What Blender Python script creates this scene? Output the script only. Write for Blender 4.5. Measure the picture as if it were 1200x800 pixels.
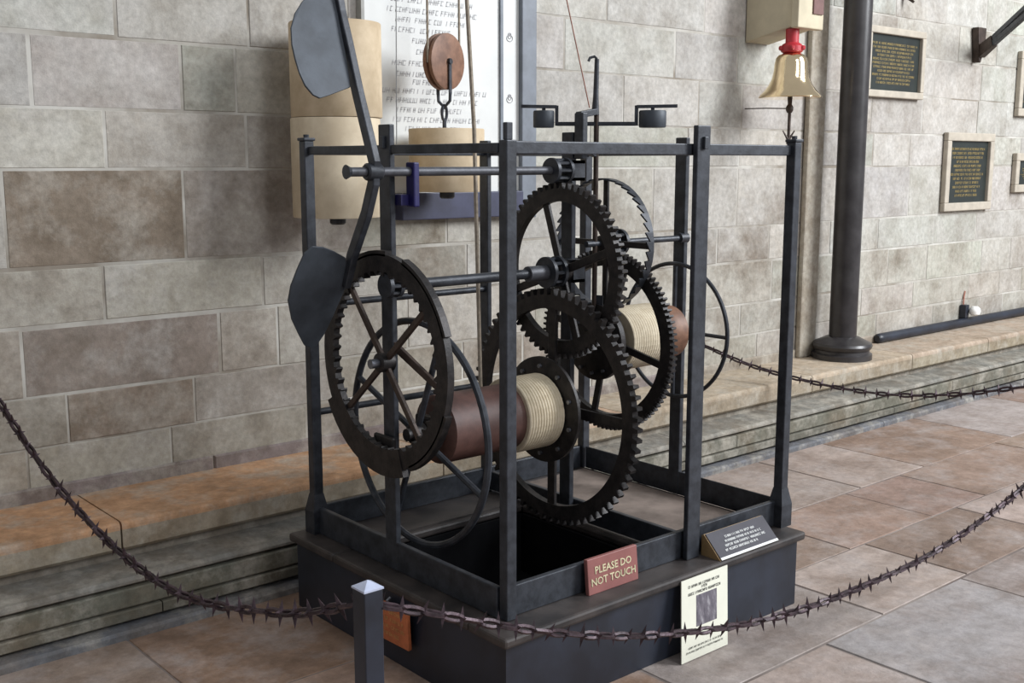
import bpy, math, random
from mathutils import Vector, Matrix
from math import pi, sin, cos, radians
random.seed(7)
for o in list(bpy.data.objects): bpy.data.objects.remove(o)
scene = bpy.context.scene
COL = scene.collection

# ------------------------------------------------------------------ camera
# X runs along the back wall, Y towards the wall, Z up
cd = bpy.data.cameras.new('camera'); cam = bpy.data.objects.new('camera', cd); COL.objects.link(cam)
cd.sensor_width = 36.0; cd.lens = 39.0; cd.clip_start = 0.05
cam.location = (0, 0, 1.45)
cam.rotation_euler = (radians(90 - 9.176), 0, radians(49.35 - 90))
scene.camera = cam

# ------------------------------------------------------------------ world, daylight, exposure
w = bpy.data.worlds.new('world'); scene.world = w; w.use_nodes = True
w.node_tree.nodes['Background'].inputs[0].default_value = (0.93, 0.95, 1.0, 1)
w.node_tree.nodes['Background'].inputs[1].default_value = 0.36

def window_light(name, loc, target, sx, sy, power, col):
    l = bpy.data.lights.new(name, 'AREA'); l.shape = 'RECTANGLE'; l.size = sx; l.size_y = sy
    l.energy = power; l.color = col
    o = bpy.data.objects.new(name, l); COL.objects.link(o); o.location = loc
    o.rotation_euler = (Vector(target) - Vector(loc)).to_track_quat('-Z', 'Y').to_euler()
    return o
# tall aisle windows high up on the opposite side, to the right
window_light('daylight_window', (8.6, -2.8, 5.4), (4.4, 3.5, 1.0), 3.0, 4.2, 980, (0.93, 0.96, 1.0))
window_light('daylight_window.001', (3.0, -7.0, 7.0), (3.0, 3.0, 1.0), 2.6, 4.5, 290, (0.93, 0.96, 1.0))

vs = scene.view_settings
vs.view_transform = 'Standard'; vs.look = 'None'; vs.gamma = 1.0; vs.use_curve_mapping = False
vs.exposure = 0.17

# ------------------------------------------------------------------ materials
def newmat(name):
    m = bpy.data.materials.new(name); m.use_nodes = True
    nt = m.node_tree; b = nt.nodes['Principled BSDF']
    return m, nt, b
def N(nt, t, **kw):
    n = nt.nodes.new(t)
    for k, v in kw.items(): setattr(n, k, v)
    return n
def rgb(c): return (c[0], c[1], c[2], 1)
def ramp(nt, fac, stops):
    r = N(nt, 'ShaderNodeValToRGB'); e = r.color_ramp.elements
    e[0].position, e[0].color = stops[0][0], rgb(stops[0][1])
    e[1].position, e[1].color = stops[-1][0], rgb(stops[-1][1])
    for p, c in stops[1:-1]:
        q = e.new(p); q.color = rgb(c)
    nt.links.new(fac, r.inputs[0]); return r.outputs[0]
def noise(nt, scale, detail=5, rough=0.6, vec=None):
    n = N(nt, 'ShaderNodeTexNoise'); n.inputs['Scale'].default_value = scale
    n.inputs['Detail'].default_value = detail; n.inputs['Roughness'].default_value = rough
    if vec: nt.links.new(vec, n.inputs['Vector'])
    return n.outputs['Fac']
def mix(nt, a, b, fac, mode='MIX'):
    m = N(nt, 'ShaderNodeMix', data_type='RGBA', blend_type=mode)
    for s, v in ((m.inputs[0], fac), (m.inputs[6], a), (m.inputs[7], b)):
        if hasattr(v, 'is_linked') or isinstance(v, bpy.types.NodeSocket): nt.links.new(v, s)
        else: s.default_value = v if isinstance(v, float) else rgb(v)
    return m.outputs[2]
def bump(nt, b, h, strength, dist=0.01):
    n = N(nt, 'ShaderNodeBump'); n.inputs['Strength'].default_value = strength; n.inputs['Distance'].default_value = dist
    nt.links.new(h, n.inputs['Height']); nt.links.new(n.outputs[0], b.inputs['Normal'])

def simple(name, col, rough=0.6, metal=0.0, var=0.15, scale=20, bmp=0.1, col2=None, spec=0.5):
    m, nt, b = newmat(name)
    g = N(nt, 'ShaderNodeNewGeometry')
    f = noise(nt, scale, 5, 0.6, g.outputs['Position'])
    lo = tuple(c * (1 - var) for c in col); hi = col2 or tuple(min(1, c * (1 + var)) for c in col)
    nt.links.new(ramp(nt, f, [(0.35, lo), (0.65, hi)]), b.inputs['Base Color'])
    b.inputs['Roughness'].default_value = rough; b.inputs['Metallic'].default_value = metal
    b.inputs['Specular IOR Level'].default_value = spec
    if bmp: bump(nt, b, noise(nt, scale * 4, 4, 0.6, g.outputs['Position']), bmp, 0.004)
    return m

def stone_mat(name, light, dark, fine=38, blot=3.2, rough=0.9, spots=0.5):
    """weathered stone: the object's own colour, blotches and grain"""
    m, nt, b = newmat(name)
    g = N(nt, 'ShaderNodeNewGeometry'); oi = N(nt, 'ShaderNodeObjectInfo'); pos = g.outputs['Position']
    big = noise(nt, blot, 7, 0.66, pos)
    col = mix(nt, oi.outputs['Color'], dark, ramp(nt, big, [(0.46, (0, 0, 0)), (0.70, (spots, spots, spots))]))
    mid = noise(nt, blot * 4.1, 5, 0.6, pos)
    col = mix(nt, col, ramp(nt, mid, [(0.3, (0.80, 0.77, 0.73)), (0.7, (1.16, 1.16, 1.16))]), 1.0, 'MULTIPLY')
    pale = noise(nt, blot * 1.9, 7, 0.7, pos)
    col = mix(nt, col, light, ramp(nt, pale, [(0.47, (0, 0, 0)), (0.72, (0.75, 0.75, 0.75))]))
    gr = noise(nt, fine, 6, 0.7, pos)
    col = mix(nt, col, ramp(nt, gr, [(0.3, (0.78, 0.78, 0.78)), (0.7, (1.14, 1.14, 1.14))]), 1.0, 'MULTIPLY')
    nt.links.new(col, b.inputs['Base Color'])
    b.inputs['Roughness'].default_value = rough; b.inputs['Specular IOR Level'].default_value = 0.25
    ad = N(nt, 'ShaderNodeMath', operation='ADD')
    nt.links.new(gr, ad.inputs[0]); nt.links.new(noise(nt, 9, 4, 0.6, pos), ad.inputs[1])
    bump(nt, b, ad.outputs[0], 0.35, 0.008)
    return m

M = {}
M['ashlar'] = stone_mat('ashlar', (0.47, 0.44, 0.385), (0.185, 0.150, 0.115), blot=2.6, spots=0.85)
M['ashlar_clean'] = stone_mat('ashlar_clean', (0.50, 0.48, 0.445), (0.26, 0.235, 0.205), blot=2.2, spots=0.5)
M['mortar'] = simple('mortar', (0.27, 0.235, 0.19), 0.95, var=0.10, scale=2.8, col2=(0.54, 0.525, 0.48))
M['flag'] = stone_mat('flagstone', (0.40, 0.355, 0.335), (0.19, 0.135, 0.105), fine=30, blot=2.2, rough=0.62, spots=0.8)
M['grout'] = simple('grout', (0.15, 0.115, 0.10), 0.9, scale=3, col2=(0.29, 0.25, 0.225))
M['bench'] = stone_mat('bench_stone', (0.45, 0.42, 0.36), (0.20, 0.15, 0.10), blot=4)
M['purbeck'] = simple('dark_marble', (0.028, 0.025, 0.026), 0.33, var=0.2, scale=9, bmp=0.0, col2=(0.044, 0.041, 0.042))
M['iron'] = simple('dark_iron', (0.030, 0.034, 0.043), 0.45, 0.25, var=0.3, scale=26, bmp=0.12, col2=(0.047, 0.053, 0.065))
M['iron_wheel'] = simple('wheel_iron', (0.017, 0.016, 0.017), 0.5, 0.35, var=0.35, scale=30, bmp=0.2, col2=(0.036, 0.031, 0.030))
M['iron_brown'] = simple('brown_iron', (0.055, 0.038, 0.030), 0.5, 0.3, var=0.3, scale=30, bmp=0.15)
M['blade'] = simple('blade_iron', (0.052, 0.062, 0.076), 0.55, 0.2, var=0.2, scale=14, bmp=0.06)
M['steel'] = simple('worn_steel', (0.20, 0.21, 0.24), 0.35, 0.8, var=0.2, scale=20, bmp=0.05)
M['axle_iron'] = simple('axle_iron', (0.075, 0.078, 0.09), 0.5, 0.3, var=0.25, scale=30, bmp=0.1)
M['silver'] = simple('silver_cap', (0.60, 0.66, 0.84), 0.3, 0.3, var=0.1, scale=20, bmp=0.02)
M['blue'] = simple('deep_blue', (0.006, 0.004, 0.075), 0.5, var=0.2, scale=20)
M['plinth'] = simple('plinth_paint', (0.017, 0.020, 0.030), 0.42, var=0.25, scale=6, bmp=0.06, col2=(0.024, 0.030, 0.046))
M['plinth_top'] = simple('worn_board', (0.030, 0.026, 0.026), 0.5, var=0.3, scale=9, bmp=0.1, col2=(0.060, 0.050, 0.046))
M['dusty'] = simple('dusty_board', (0.16, 0.125, 0.105), 0.8, var=0.25, scale=7, bmp=0.1, col2=(0.25, 0.20, 0.17))
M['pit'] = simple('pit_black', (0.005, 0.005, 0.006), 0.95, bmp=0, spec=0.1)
M['wood'] = simple('barrel_wood', (0.075, 0.034, 0.027), 0.55, var=0.3, scale=14, bmp=0.1, col2=(0.115, 0.055, 0.044))
M['pulley_wood'] = simple('pulley_wood', (0.18, 0.085, 0.05), 0.55, var=0.25, scale=18, bmp=0.1, col2=(0.27, 0.14, 0.085))
M['weight'] = simple('weight_stone', (0.52, 0.40, 0.255), 0.75, var=0.12, scale=8, bmp=0.05, col2=(0.63, 0.51, 0.35))
M['weight_pale'] = simple('weight_stone_pale', (0.60, 0.49, 0.34), 0.75, var=0.12, scale=8, bmp=0.05, col2=(0.70, 0.60, 0.44))
M['white'] = simple('board_white', (0.66, 0.67, 0.65), 0.5, var=0.05, scale=6, bmp=0)
M['cream'] = simple('cream_paper', (0.78, 0.78, 0.66), 0.6, var=0.04, scale=10, bmp=0)
M['frame_grey'] = simple('grey_frame', (0.33, 0.33, 0.31), 0.6, var=0.1, bmp=0)
M['frame_blue'] = simple('slate_frame', (0.16, 0.18, 0.21), 0.5, var=0.15, scale=12, bmp=0.03)
M['shelf_blue'] = simple('navy_strip', (0.038, 0.042, 0.082), 0.5, var=0.2, scale=12, bmp=0.03)
M['greytext'] = simple('grey_print', (0.47, 0.47, 0.48), 0.7, bmp=0)
M['black'] = simple('black_print', (0.02, 0.02, 0.02), 0.7, bmp=0)
M['gold'] = simple('gold_print', (0.42, 0.32, 0.13), 0.45, 0.3, bmp=0)
M['plaque'] = simple('plaque_black', (0.022, 0.028, 0.026), 0.35, var=0.2, scale=8, bmp=0.02)
M['plaque_frame'] = simple('plaque_stone_frame', (0.43, 0.385, 0.315), 0.8, var=0.12, scale=12, bmp=0.1)
M['red_sign'] = simple('red_sign', (0.27, 0.105, 0.095), 0.5, var=0.12, scale=15, bmp=0.02)
M['red_text'] = simple('sign_cream', (0.62, 0.56, 0.36), 0.6, bmp=0)
M['orange'] = simple('orange_sign', (0.50, 0.15, 0.06), 0.5, var=0.2, scale=25, bmp=0.03)
M['orange_text'] = simple('sign_gold', (0.68, 0.36, 0.14), 0.5, bmp=0)
M['grey_plaque'] = simple('grey_plaque', (0.060, 0.058, 0.070), 0.75, var=0.1, bmp=0)
M['tan_wood'] = simple('tan_wood', (0.26, 0.17, 0.075), 0.6, var=0.2, scale=20)
M['chain'] = simple('chain_iron', (0.040, 0.027, 0.032), 0.45, 0.5, var=0.4, scale=40, bmp=0.2, col2=(0.085, 0.055, 0.066))
M['brass'] = simple('brass', (0.92, 0.74, 0.47), 0.12, 1.0, var=0.05, scale=10, bmp=0.0)
M['red_paint'] = simple('red_paint', (0.42, 0.025, 0.035), 0.4, var=0.1)
M['beam'] = simple('pale_beam', (0.52, 0.46, 0.33), 0.7, var=0.1, scale=8, bmp=0.05)
M['beam_dark'] = simple('beam_socket', (0.16, 0.085, 0.075), 0.7)
M['rope_line'] = simple('rope_line', (0.30, 0.255, 0.20), 0.9, var=0.2, scale=60)
M['cord_red'] = simple('red_cord', (0.32, 0.15, 0.11), 0.8)
M['wire'] = simple('thin_wire', (0.22, 0.22, 0.21), 0.5)
M['lamp_white'] = simple('lamp_white', (0.85, 0.85, 0.83), 0.3, var=0.02, bmp=0)

def rope_mat():
    m, nt, b = newmat('wound_rope')
    g = N(nt, 'ShaderNodeNewGeometry')
    wv = N(nt, 'ShaderNodeTexWave', wave_type='BANDS', bands_direction='X'); wv.inputs['Scale'].default_value = 22
    wv.inputs['Distortion'].default_value = 0.4
    nt.links.new(g.outputs['Position'], wv.inputs['Vector'])
    nt.links.new(ramp(nt, noise(nt, 40, 4, 0.6, g.outputs['Position']), [(0.3, (0.52, 0.44, 0.31)), (0.7, (0.64, 0.56, 0.42))]), b.inputs['Base Color'])
    b.inputs['Roughness'].default_value = 0.9
    return m
M['rope'] = rope_mat()
def photo_mat():
    m, nt, b = newmat('printed_picture')
    g = N(nt, 'ShaderNodeNewGeometry')
    mp = N(nt, 'ShaderNodeMapping'); mp.inputs['Scale'].default_value = (60, 60, 16)
    nt.links.new(g.outputs['Position'], mp.inputs[0])
    nt.links.new(ramp(nt, noise(nt, 1.0, 5, 0.7, mp.outputs[0]), [(0.3, (0.05, 0.045, 0.06)), (0.55, (0.16, 0.145, 0.17)), (0.75, (0.42, 0.41, 0.43))]), b.inputs['Base Color'])
    return m
M['picture'] = photo_mat()

# ------------------------------------------------------------------ mesh helpers
class MB:
    def __init__(s): s.v = []; s.f = []
    def add(s, vs, fs):
        b = len(s.v); s.v += [tuple(v) for v in vs]; s.f += [tuple(b + i for i in f) for f in fs]; return s
    def box(s, c, d, rot=None):
        x, y, z = d[0]/2, d[1]/2, d[2]/2
        vs = [Vector(p) for p in ((-x,-y,-z),(x,-y,-z),(x,y,-z),(-x,y,-z),(-x,-y,z),(x,-y,z),(x,y,z),(-x,y,z))]
        if rot is not None: vs = [rot @ v for v in vs]
        c = Vector(c)
        return s.add([v + c for v in vs], [(0,3,2,1),(4,5,6,7),(0,1,5,4),(1,2,6,5),(2,3,7,6),(3,0,4,7)])
    def lim(s, x0, x1, y0, y1, z0, z1):
        return s.box(((x0+x1)/2, (y0+y1)/2, (z0+z1)/2), (x1-x0, y1-y0, z1-z0))
    def bar(s, p, q, w, h, up=(0,0,1), w2=None, h2=None):
        p, q = Vector(p), Vector(q); d = (q-p).normalized(); u = Vector(up)
        r = d.cross(u).normalized(); u = r.cross(d)
        w2 = w if w2 is None else w2; h2 = h if h2 is None else h2
        vs = []
        for c, a, b in ((p, w/2, h/2), (q, w2/2, h2/2)):
            vs += [c - r*a - u*b, c + r*a - u*b, c + r*a + u*b, c - r*a + u*b]
        return s.add(vs, [(0,1,2,3),(7,6,5,4),(0,4,5,1),(1,5,6,2),(2,6,7,3),(3,7,4,0)])
    def tube(s, pts, r, n=8, closed=False):
        pts = [Vector(p) for p in pts]; m = len(pts); rs = r if isinstance(r, (list, tuple)) else [r]*m
        prev = None; vs = []
        for i, p in enumerate(pts):
            a = pts[(i-1) % m] if (i > 0 or closed) else p
            b = pts[(i+1) % m] if (i < m-1 or closed) else p
            t = (b-a).normalized()
            if prev is None:
                u = Vector((0,0,1)) if abs(t.z) < 0.9 else Vector((1,0,0))
            else: u = prev
            u = (u - t*u.dot(t)).normalized(); prev = u; k = t.cross(u)
            for j in range(n):
                a_ = 2*pi*j/n; vs.append(p + (u*cos(a_) + k*sin(a_))*rs[i])
        fs = []
        for i in range(m if closed else m-1):
            i2 = (i+1) % m
            for j in range(n):
                fs.append((i*n+j, i*n+(j+1) % n, i2*n+(j+1) % n, i2*n+j))
        if not closed: fs += [tuple(range(n))[::-1], tuple((m-1)*n+j for j in range(n))]
        return s.add(vs, fs)
    def cyl(s, p, q, r, n=16, r2=None):
        return s.tube([p, q], [r, r if r2 is None else r2], n)
    def lathe(s, prof, c, axis='Z', n=32):
        """prof = [(radius, height)...] about the axis through c"""
        c = Vector(c); vs = []
        for r, h in prof:
            for j in range(n):
                a = 2*pi*j/n
                if axis == 'Z': vs.append(c + Vector((r*cos(a), r*sin(a), h)))
                else: vs.append(c + Vector((h, r*cos(a), r*sin(a))))
        fs = []
        for i in range(len(prof)-1):
            for j in range(n):
                fs.append((i*n+j, i*n+(j+1) % n, (i+1)*n+(j+1) % n, (i+1)*n+j))
        fs += [tuple(range(n))[::-1], tuple((len(prof)-1)*n+j for j in range(n))]
        return s.add(vs, fs)
    def prism(s, poly, ext):
        """closed polygon of 3D points pushed along ext, both caps"""
        e = Vector(ext); n = len(poly); ps = [Vector(p) for p in poly]
        vs = ps + [p + e for p in ps]
        fs = [tuple(range(n))[::-1], tuple(range(n, 2*n))] + [(i, (i+1) % n, n+(i+1) % n, n+i) for i in range(n)]
        return s.add(vs, fs)
    def ring(s, c, outer, inner, th):
        """wheel rim in the YZ plane; outer/inner = lists of (angle, radius) of one length"""
        n = len(outer); vs = []
        for dx in (-th/2, th/2):
            for lst in (outer, inner):
                for a, r in lst: vs.append((c[0]+dx, c[1]+r*cos(a), c[2]+r*sin(a)))
        fs = []
        for i in range(n):
            j = (i+1) % n
            fs += [(i, j, n+j, n+i), (2*n+i, 3*n+i, 3*n+j, 2*n+j), (i, 2*n+i, 2*n+j, j), (n+i, n+j, 3*n+j, 3*n+i)]
        return s.add(vs, fs)
    def gear(s, c, r, rin, th, teeth, h, inner=0.0, saw=0.0):
        out, inn = [], []
        for k in range(teeth):
            a0 = 2*pi*k/teeth; st = 2*pi/teeth
            for q, (fr, up) in enumerate(((0, 0), (0.12 + saw*0.35, 1), (0.42 + saw*0.1, 1), (0.55, 0))):
                a = a0 + st*fr
                out.append((a, r - h + (h if (up and h) else 0)))
                inn.append((a, rin - (inner if up else 0)))
        return s.ring(c, out, inn, th)

WL = {}          # world position of every object's origin
def wl(o): return WL[o.name]
def build(mb, name, mat, parent=None, smooth=False, bevel=0.0, origin=None, recalc=True):
    me = bpy.data.meshes.new(name)
    xs = [v[0] for v in mb.v]; ys = [v[1] for v in mb.v]; zs = [v[2] for v in mb.v]
    o0 = Vector(origin) if origin else Vector(((min(xs)+max(xs))/2, (min(ys)+max(ys))/2, min(zs) if parent is None else (min(zs)+max(zs))/2))
    me.from_pydata([Vector(v)-o0 for v in mb.v], [], mb.f)
    if recalc:
        import bmesh
        b = bmesh.new(); b.from_mesh(me); bmesh.ops.recalc_face_normals(b, faces=b.faces); b.to_mesh(me); b.free()
    me.materials.append(M[mat])
    o = bpy.data.objects.new(name, me); COL.objects.link(o); WL[o.name] = o0
    if parent: o.parent = parent; o.location = o0 - wl(parent)
    else: o.location = o0
    if smooth:
        me.polygons.foreach_set('use_smooth', [True]*len(me.polygons))
        me.set_sharp_from_angle(angle=radians(38))
    if bevel:
        m = o.modifiers.new('bevel', 'BEVEL'); m.width = bevel; m.segments = 2; m.limit_method = 'ANGLE'
    return o
def thing(name, loc, label, cat, group=None):
    o = bpy.data.objects.new(name, None); COL.objects.link(o); o.location = loc; o.empty_display_size = 0.05
    WL[o.name] = Vector(loc); return tag(o, label, cat, group)
def sub(name, loc, parent):
    o = bpy.data.objects.new(name, None); COL.objects.link(o); o.parent = parent
    o.location = Vector(loc) - wl(parent); o.empty_display_size = 0.03; WL[o.name] = Vector(loc); return o
def tag(o, label, cat=None, group=None, kind=None):
    o['label'] = label
    if cat: o['category'] = cat
    if group: o['group'] = group
    if kind: o['kind'] = kind
    return o
def col(o, c): o.color = (c[0], c[1], c[2], 1); return o
def jit(c, a, rng=random):
    k = 1 + rng.uniform(-a, a); return tuple(max(0, x*k*(1+rng.uniform(-a*0.22, a*0.22))) for x in c)

def block(x0, x1, y0, y1, z0, z1, ch, face='Y'):
    """stone with a chamfered show face (towards -Y, or up for face Z)"""
    mb = MB()
    if face == 'Y':
        r = lambda y, i: [(x0+i, y, z0+i), (x1-i, y, z0+i), (x1-i, y, z1-i), (x0+i, y, z1-i)]
        rings = r(y1, 0) + r(y0+ch, 0) + r(y0, ch)
    else:
        r = lambda z, i: [(x0+i, y0+i, z), (x1-i, y0+i, z), (x1-i, y1-i, z), (x0+i, y1-i, z)]
        rings = r(z0, 0) + r(z1-ch, 0) + r(z1, ch)
    fs = [(0,1,2,3), (8,9,10,11)]
    for k in (0, 4): fs += [(k+i, k+(i+1) % 4, k+4+(i+1) % 4, k+4+i) for i in range(4)]
    return mb.add(rings, fs)

# ------------------------------------------------------------------ the wall of coursed stone
WY = 3.80
wall = build(MB().lim(-1.2, 10.6, WY-0.0035, WY+0.35, 0, 3.3), 'wall_back', 'mortar')
tag(wall, 'pale weathered stone wall of large coursed blocks', kind='structure')
rng = random.Random(11)
zs = [0.29, 0.50, 0.673, 0.908, 1.104, 1.424, 1.627, 1.863, 2.10, 2.33, 2.56, 2.80, 3.05]
fixed = {0: [1.117, 1.62], 1: [1.259, 1.717, 2.3], 2: [1.123, 1.828, 2.068], 3: [1.407, 2.011, 2.6], 4: [1.102, 1.711, 2.45],
         5: [1.441, 1.967], 6: [1.211, 1.725, 1.932], 7: [1.50, 1.992]}
for k in range(len(zs)-1):
    js = sorted(fixed.get(k, [1.2 + rng.uniform(0, .4)]))
    xs = [js[0]]
    while xs[0] > -0.6: xs.insert(0, xs[0] - rng.uniform(0.45, 0.7))
    xs += js[1:]
    while xs[-1] < 9.9: xs.append(xs[-1] + rng.uniform(0.34, 0.78))
    for i in range(len(xs)-1):
        x0, x1 = xs[i], xs[i+1]; xm = (x0+x1)/2; zm = (zs[k]+zs[k+1])/2
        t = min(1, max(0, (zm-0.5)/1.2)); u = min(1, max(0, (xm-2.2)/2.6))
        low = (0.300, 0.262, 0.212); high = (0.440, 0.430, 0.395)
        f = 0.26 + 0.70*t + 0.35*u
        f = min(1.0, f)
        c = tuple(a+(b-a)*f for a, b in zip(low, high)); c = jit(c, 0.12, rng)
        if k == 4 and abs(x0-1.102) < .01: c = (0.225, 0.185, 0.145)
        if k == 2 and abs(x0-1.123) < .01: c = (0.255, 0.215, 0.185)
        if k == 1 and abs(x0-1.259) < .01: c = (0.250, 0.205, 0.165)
        g = rng.uniform(0.0035, 0.0065)
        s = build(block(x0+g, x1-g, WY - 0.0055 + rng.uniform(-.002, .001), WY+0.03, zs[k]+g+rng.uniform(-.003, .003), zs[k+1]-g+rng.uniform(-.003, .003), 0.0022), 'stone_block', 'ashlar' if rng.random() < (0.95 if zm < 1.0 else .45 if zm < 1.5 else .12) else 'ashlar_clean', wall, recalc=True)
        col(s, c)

bx = -1.1; rng = random.Random(3)
while bx < 10.3:
    l = rng.uniform(.7, 1.3)
    s = build(block(bx+.002, bx+l-.002, WY-.016, WY+.03, .25, .366, .006), 'base_strip', 'ashlar', wall)
    col(s, jit((0.20, 0.168, 0.160) if bx < 4 else (0.33, 0.29, 0.245), .08, rng)); bx += l  # darker, purplish strip along the wall foot, paler towards the right
# stone roll moulding that runs up the wall behind the dark pillar
tr = build(MB().lim(5.44, 5.60, WY-0.045, WY-0.009, 0.315, 3.2), 'trim_1', 'bench', bevel=0.012)
col(tr, (0.36, 0.325, 0.27)); tag(tr, 'stone strip running up the wall beside the dark pillar', kind='structure')

# ------------------------------------------------------------------ stone bench and its stepped base along the wall
bench = build(MB().lim(-1.2, 10.6, 3.43, WY-0.009, 0.0, 0.21), 'trim_2', 'bench'); col(bench, (0.24, 0.22, 0.19))
tag(bench, 'long stone bench with a stepped base along the foot of the wall', kind='structure')
rng = random.Random(5)
x = -1.1
while x < 10.4:
    l = rng.uniform(0.9, 1.5)
    if abs(x - (-1.1)) < 1e-6: l = 2.37
    t = min(1, max(0, (x+l/2-1.8)/2.0))
    c = tuple(a+(b-a)*t for a, b in zip((0.50, 0.290, 0.165), (0.44, 0.360, 0.275))); c = jit(c, 0.07, rng)
    y0, y1, z0, zs_, z1, r = 3.395, WY-0.009, 0.218, 0.290, 0.316, 0.016
    col(build(MB().prism([(x+0.003, p[0], p[1]) for p in [(y1, z0), (y0+0.012, z0), (y0, z0+0.012), (y0, zs_), (y1, zs_)]], (l-0.006, 0, 0)), 'bench_front', 'bench', bench),
        jit((0.33-.0*t, 0.285, 0.215), 0.07, rng))
    prof = [(y1, zs_), (y0, zs_), (y0, z1-r)] + [(y0+r-r*cos(a), z1-r+r*sin(a)) for a in (pi/6, pi/3, pi/2)] + [(y1, z1)]
    col(build(MB().prism([(x+0.003, p[0], p[1]) for p in prof], (l-0.006, 0, 0)), 'bench_slab', 'bench', bench), c)
    x += l
def strip(name, prof, c, seg):
    x = -1.1; rg = random.Random(len(name)+seg)
    while x < 10.4:
        l = seg*rg.uniform(.8, 1.2)
        col(build(MB().prism([(x+0.002, p[0], p[1]) for p in prof], (l-0.004, 0, 0)), name, 'bench', bench), jit(c, 0.06, rg)); x += l
strip('ledge_stone', [(3.43, 0.150), (3.275, 0.150), (3.262, 0.158), (3.262, 0.166), (3.275, 0.176), (3.43, 0.186)], (0.20, 0.195, 0.175), 1.6)
strip('riser_stone', [(3.43, 0.083), (3.262, 0.083), (3.258, 0.088), (3.258, 0.139), (3.262, 0.144), (3.43, 0.144)], (0.150, 0.150, 0.122), 1.9)
strip('riser_stone', [(3.43, 0.043), (3.254, 0.043), (3.250, 0.047), (3.250, 0.074), (3.254, 0.078), (3.43, 0.078)], (0.135, 0.132, 0.108), 2.1)
strip('foot_stone', [(3.43, -0.02), (3.215, -0.02), (3.215, 0.018), (3.222, 0.027), (3.43, 0.036)], (0.150, 0.155, 0.170), 1.7)

# ------------------------------------------------------------------ flagstone floor
floor = build(MB().lim(-5, 13, -7, 4.1, -0.2, -0.0035), 'floor', 'grout'); tag(floor, 'worn flagstone floor', kind='structure')
rng = random.Random(23)
fx = -0.6
pal = [(0.345, 0.250, 0.205), (0.360, 0.295, 0.258), (0.300, 0.215, 0.170), (0.330, 0.290, 0.270), (0.370, 0.305, 0.275), (0.265, 0.200, 0.160), (0.35, 0.245, 0.195)]
y = 3.225
rows = []
while y > -0.6:
    h = rng.choice([0.42, 0.5, 0.58, 0.66]); rows.append((y-h, y)); y -= h
for r0, r1 in rows:
    x = -0.8 + rng.uniform(-.4, 0)
    while x < 9.6:
        l = rng.uniform(0.45, 1.05)
        c = jit(rng.choice(pal), 0.10, rng)
        if x > 2.6 and r1 < 2.2 and rng.random() < .7: c = tuple(a*.5+b*.5 for a, b in zip(c, (0.335, 0.325, 0.345)))
        if x < 1.9 and r1 > 2.0: c = (c[0]*1.02, c[1]*.90, c[2]*.80)
        g = rng.uniform(0.003, 0.006)
        s = build(block(x+g, x+l-g, r0+g, r1-g, -0.03, rng.uniform(-0.0015, 0.0), 0.0022, 'Z'), 'flagstone', 'flag', floor)
        col(s, c); x += l

# ------------------------------------------------------------------ dark pillar
PLX, PLY = 5.655, 3.612
pl = thing('pillar', (PLX, PLY, 0.316), 'tall dark polished stone pillar with a moulded round base', 'pillar')
build(MB().lathe([(0.079, 0.13), (0.079, 3.0)], (PLX, PLY, 0.316), 'Z', 40), 'shaft', 'purbeck', pl, smooth=True)
build(MB().lathe([(0.172, 0.0), (0.172, 0.030), (0.158, 0.038), (0.156, 0.052), (0.168, 0.066), (0.171, 0.080), (0.164, 0.094), (0.138, 0.106), (0.112, 0.118), (0.098, 0.126), (0.086, 0.13)],
      (PLX, PLY, 0.316), 'Z', 40), 'base', 'purbeck', pl, smooth=True)

# ------------------------------------------------------------------ plinth under the clock
PX0, PX1, PY0, PY1, PZ = 1.72, 3.02, 2.03, 3.13, 0.25
pn = thing('plinth', ((PX0+PX1)/2, (PY0+PY1)/2, 0), 'low black painted wooden plinth carrying the clock frame', 'plinth')
build(MB().lim(PX0+.02, PX1-.02, PY0+.02, PY0+.045, 0, PZ-.028), 'front_board', 'plinth', pn)
build(MB().lim(PX0+.02, PX1-.02, PY1-.045, PY1-.02, 0, PZ-.028), 'back_board', 'plinth', pn)
build(MB().lim(PX0+.02, PX0+.045, PY0+.045, PY1-.045, 0, PZ-.028), 'side_board', 'plinth', pn)
build(MB().lim(PX1-.045, PX1-.02, PY0+.045, PY1-.045, 0, PZ-.028), 'side_board', 'plinth', pn)
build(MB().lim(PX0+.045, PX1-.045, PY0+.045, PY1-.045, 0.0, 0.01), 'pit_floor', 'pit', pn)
T0, T1 = PZ-.028, PZ
HX0, HX1, HY0, HY1 = 1.875, 2.50, 2.185, 2.86       # the open well
for a in ((PX0, PX1, PY0, HY0), (PX0, PX1, HY1, PY1), (PX0, HX0, HY0, HY1)):
    build(MB().lim(a[0], a[1], a[2], a[3], T0, T1), 'top_board', 'plinth_top', pn, bevel=0.008)
build(MB().lim(HX1, PX1, HY0, HY1, T0, T1), 'top_board', 'plinth_top', pn, bevel=0.008)
build(MB().lim(2.58, 2.985, 2.19, 3.04, T1, T1+0.006), 'dust_board', 'dusty', pn)
build(MB().lim(1.87, 2.48, 2.88, 3.04, T1, T1+0.006), 'dust_board', 'plinth_top', pn)
well = MB()
for a in ((HX0, HX0+.012, HY0, HY1), (HX1-.012, HX1, HY0, HY1), (HX0, HX1, HY0, HY0+.012), (HX0, HX1, HY1-.012, HY1)):
    well.lim(a[0], a[1], a[2], a[3], 0.01, T0)
build(well, 'well_lining', 'pit', pn)

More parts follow.
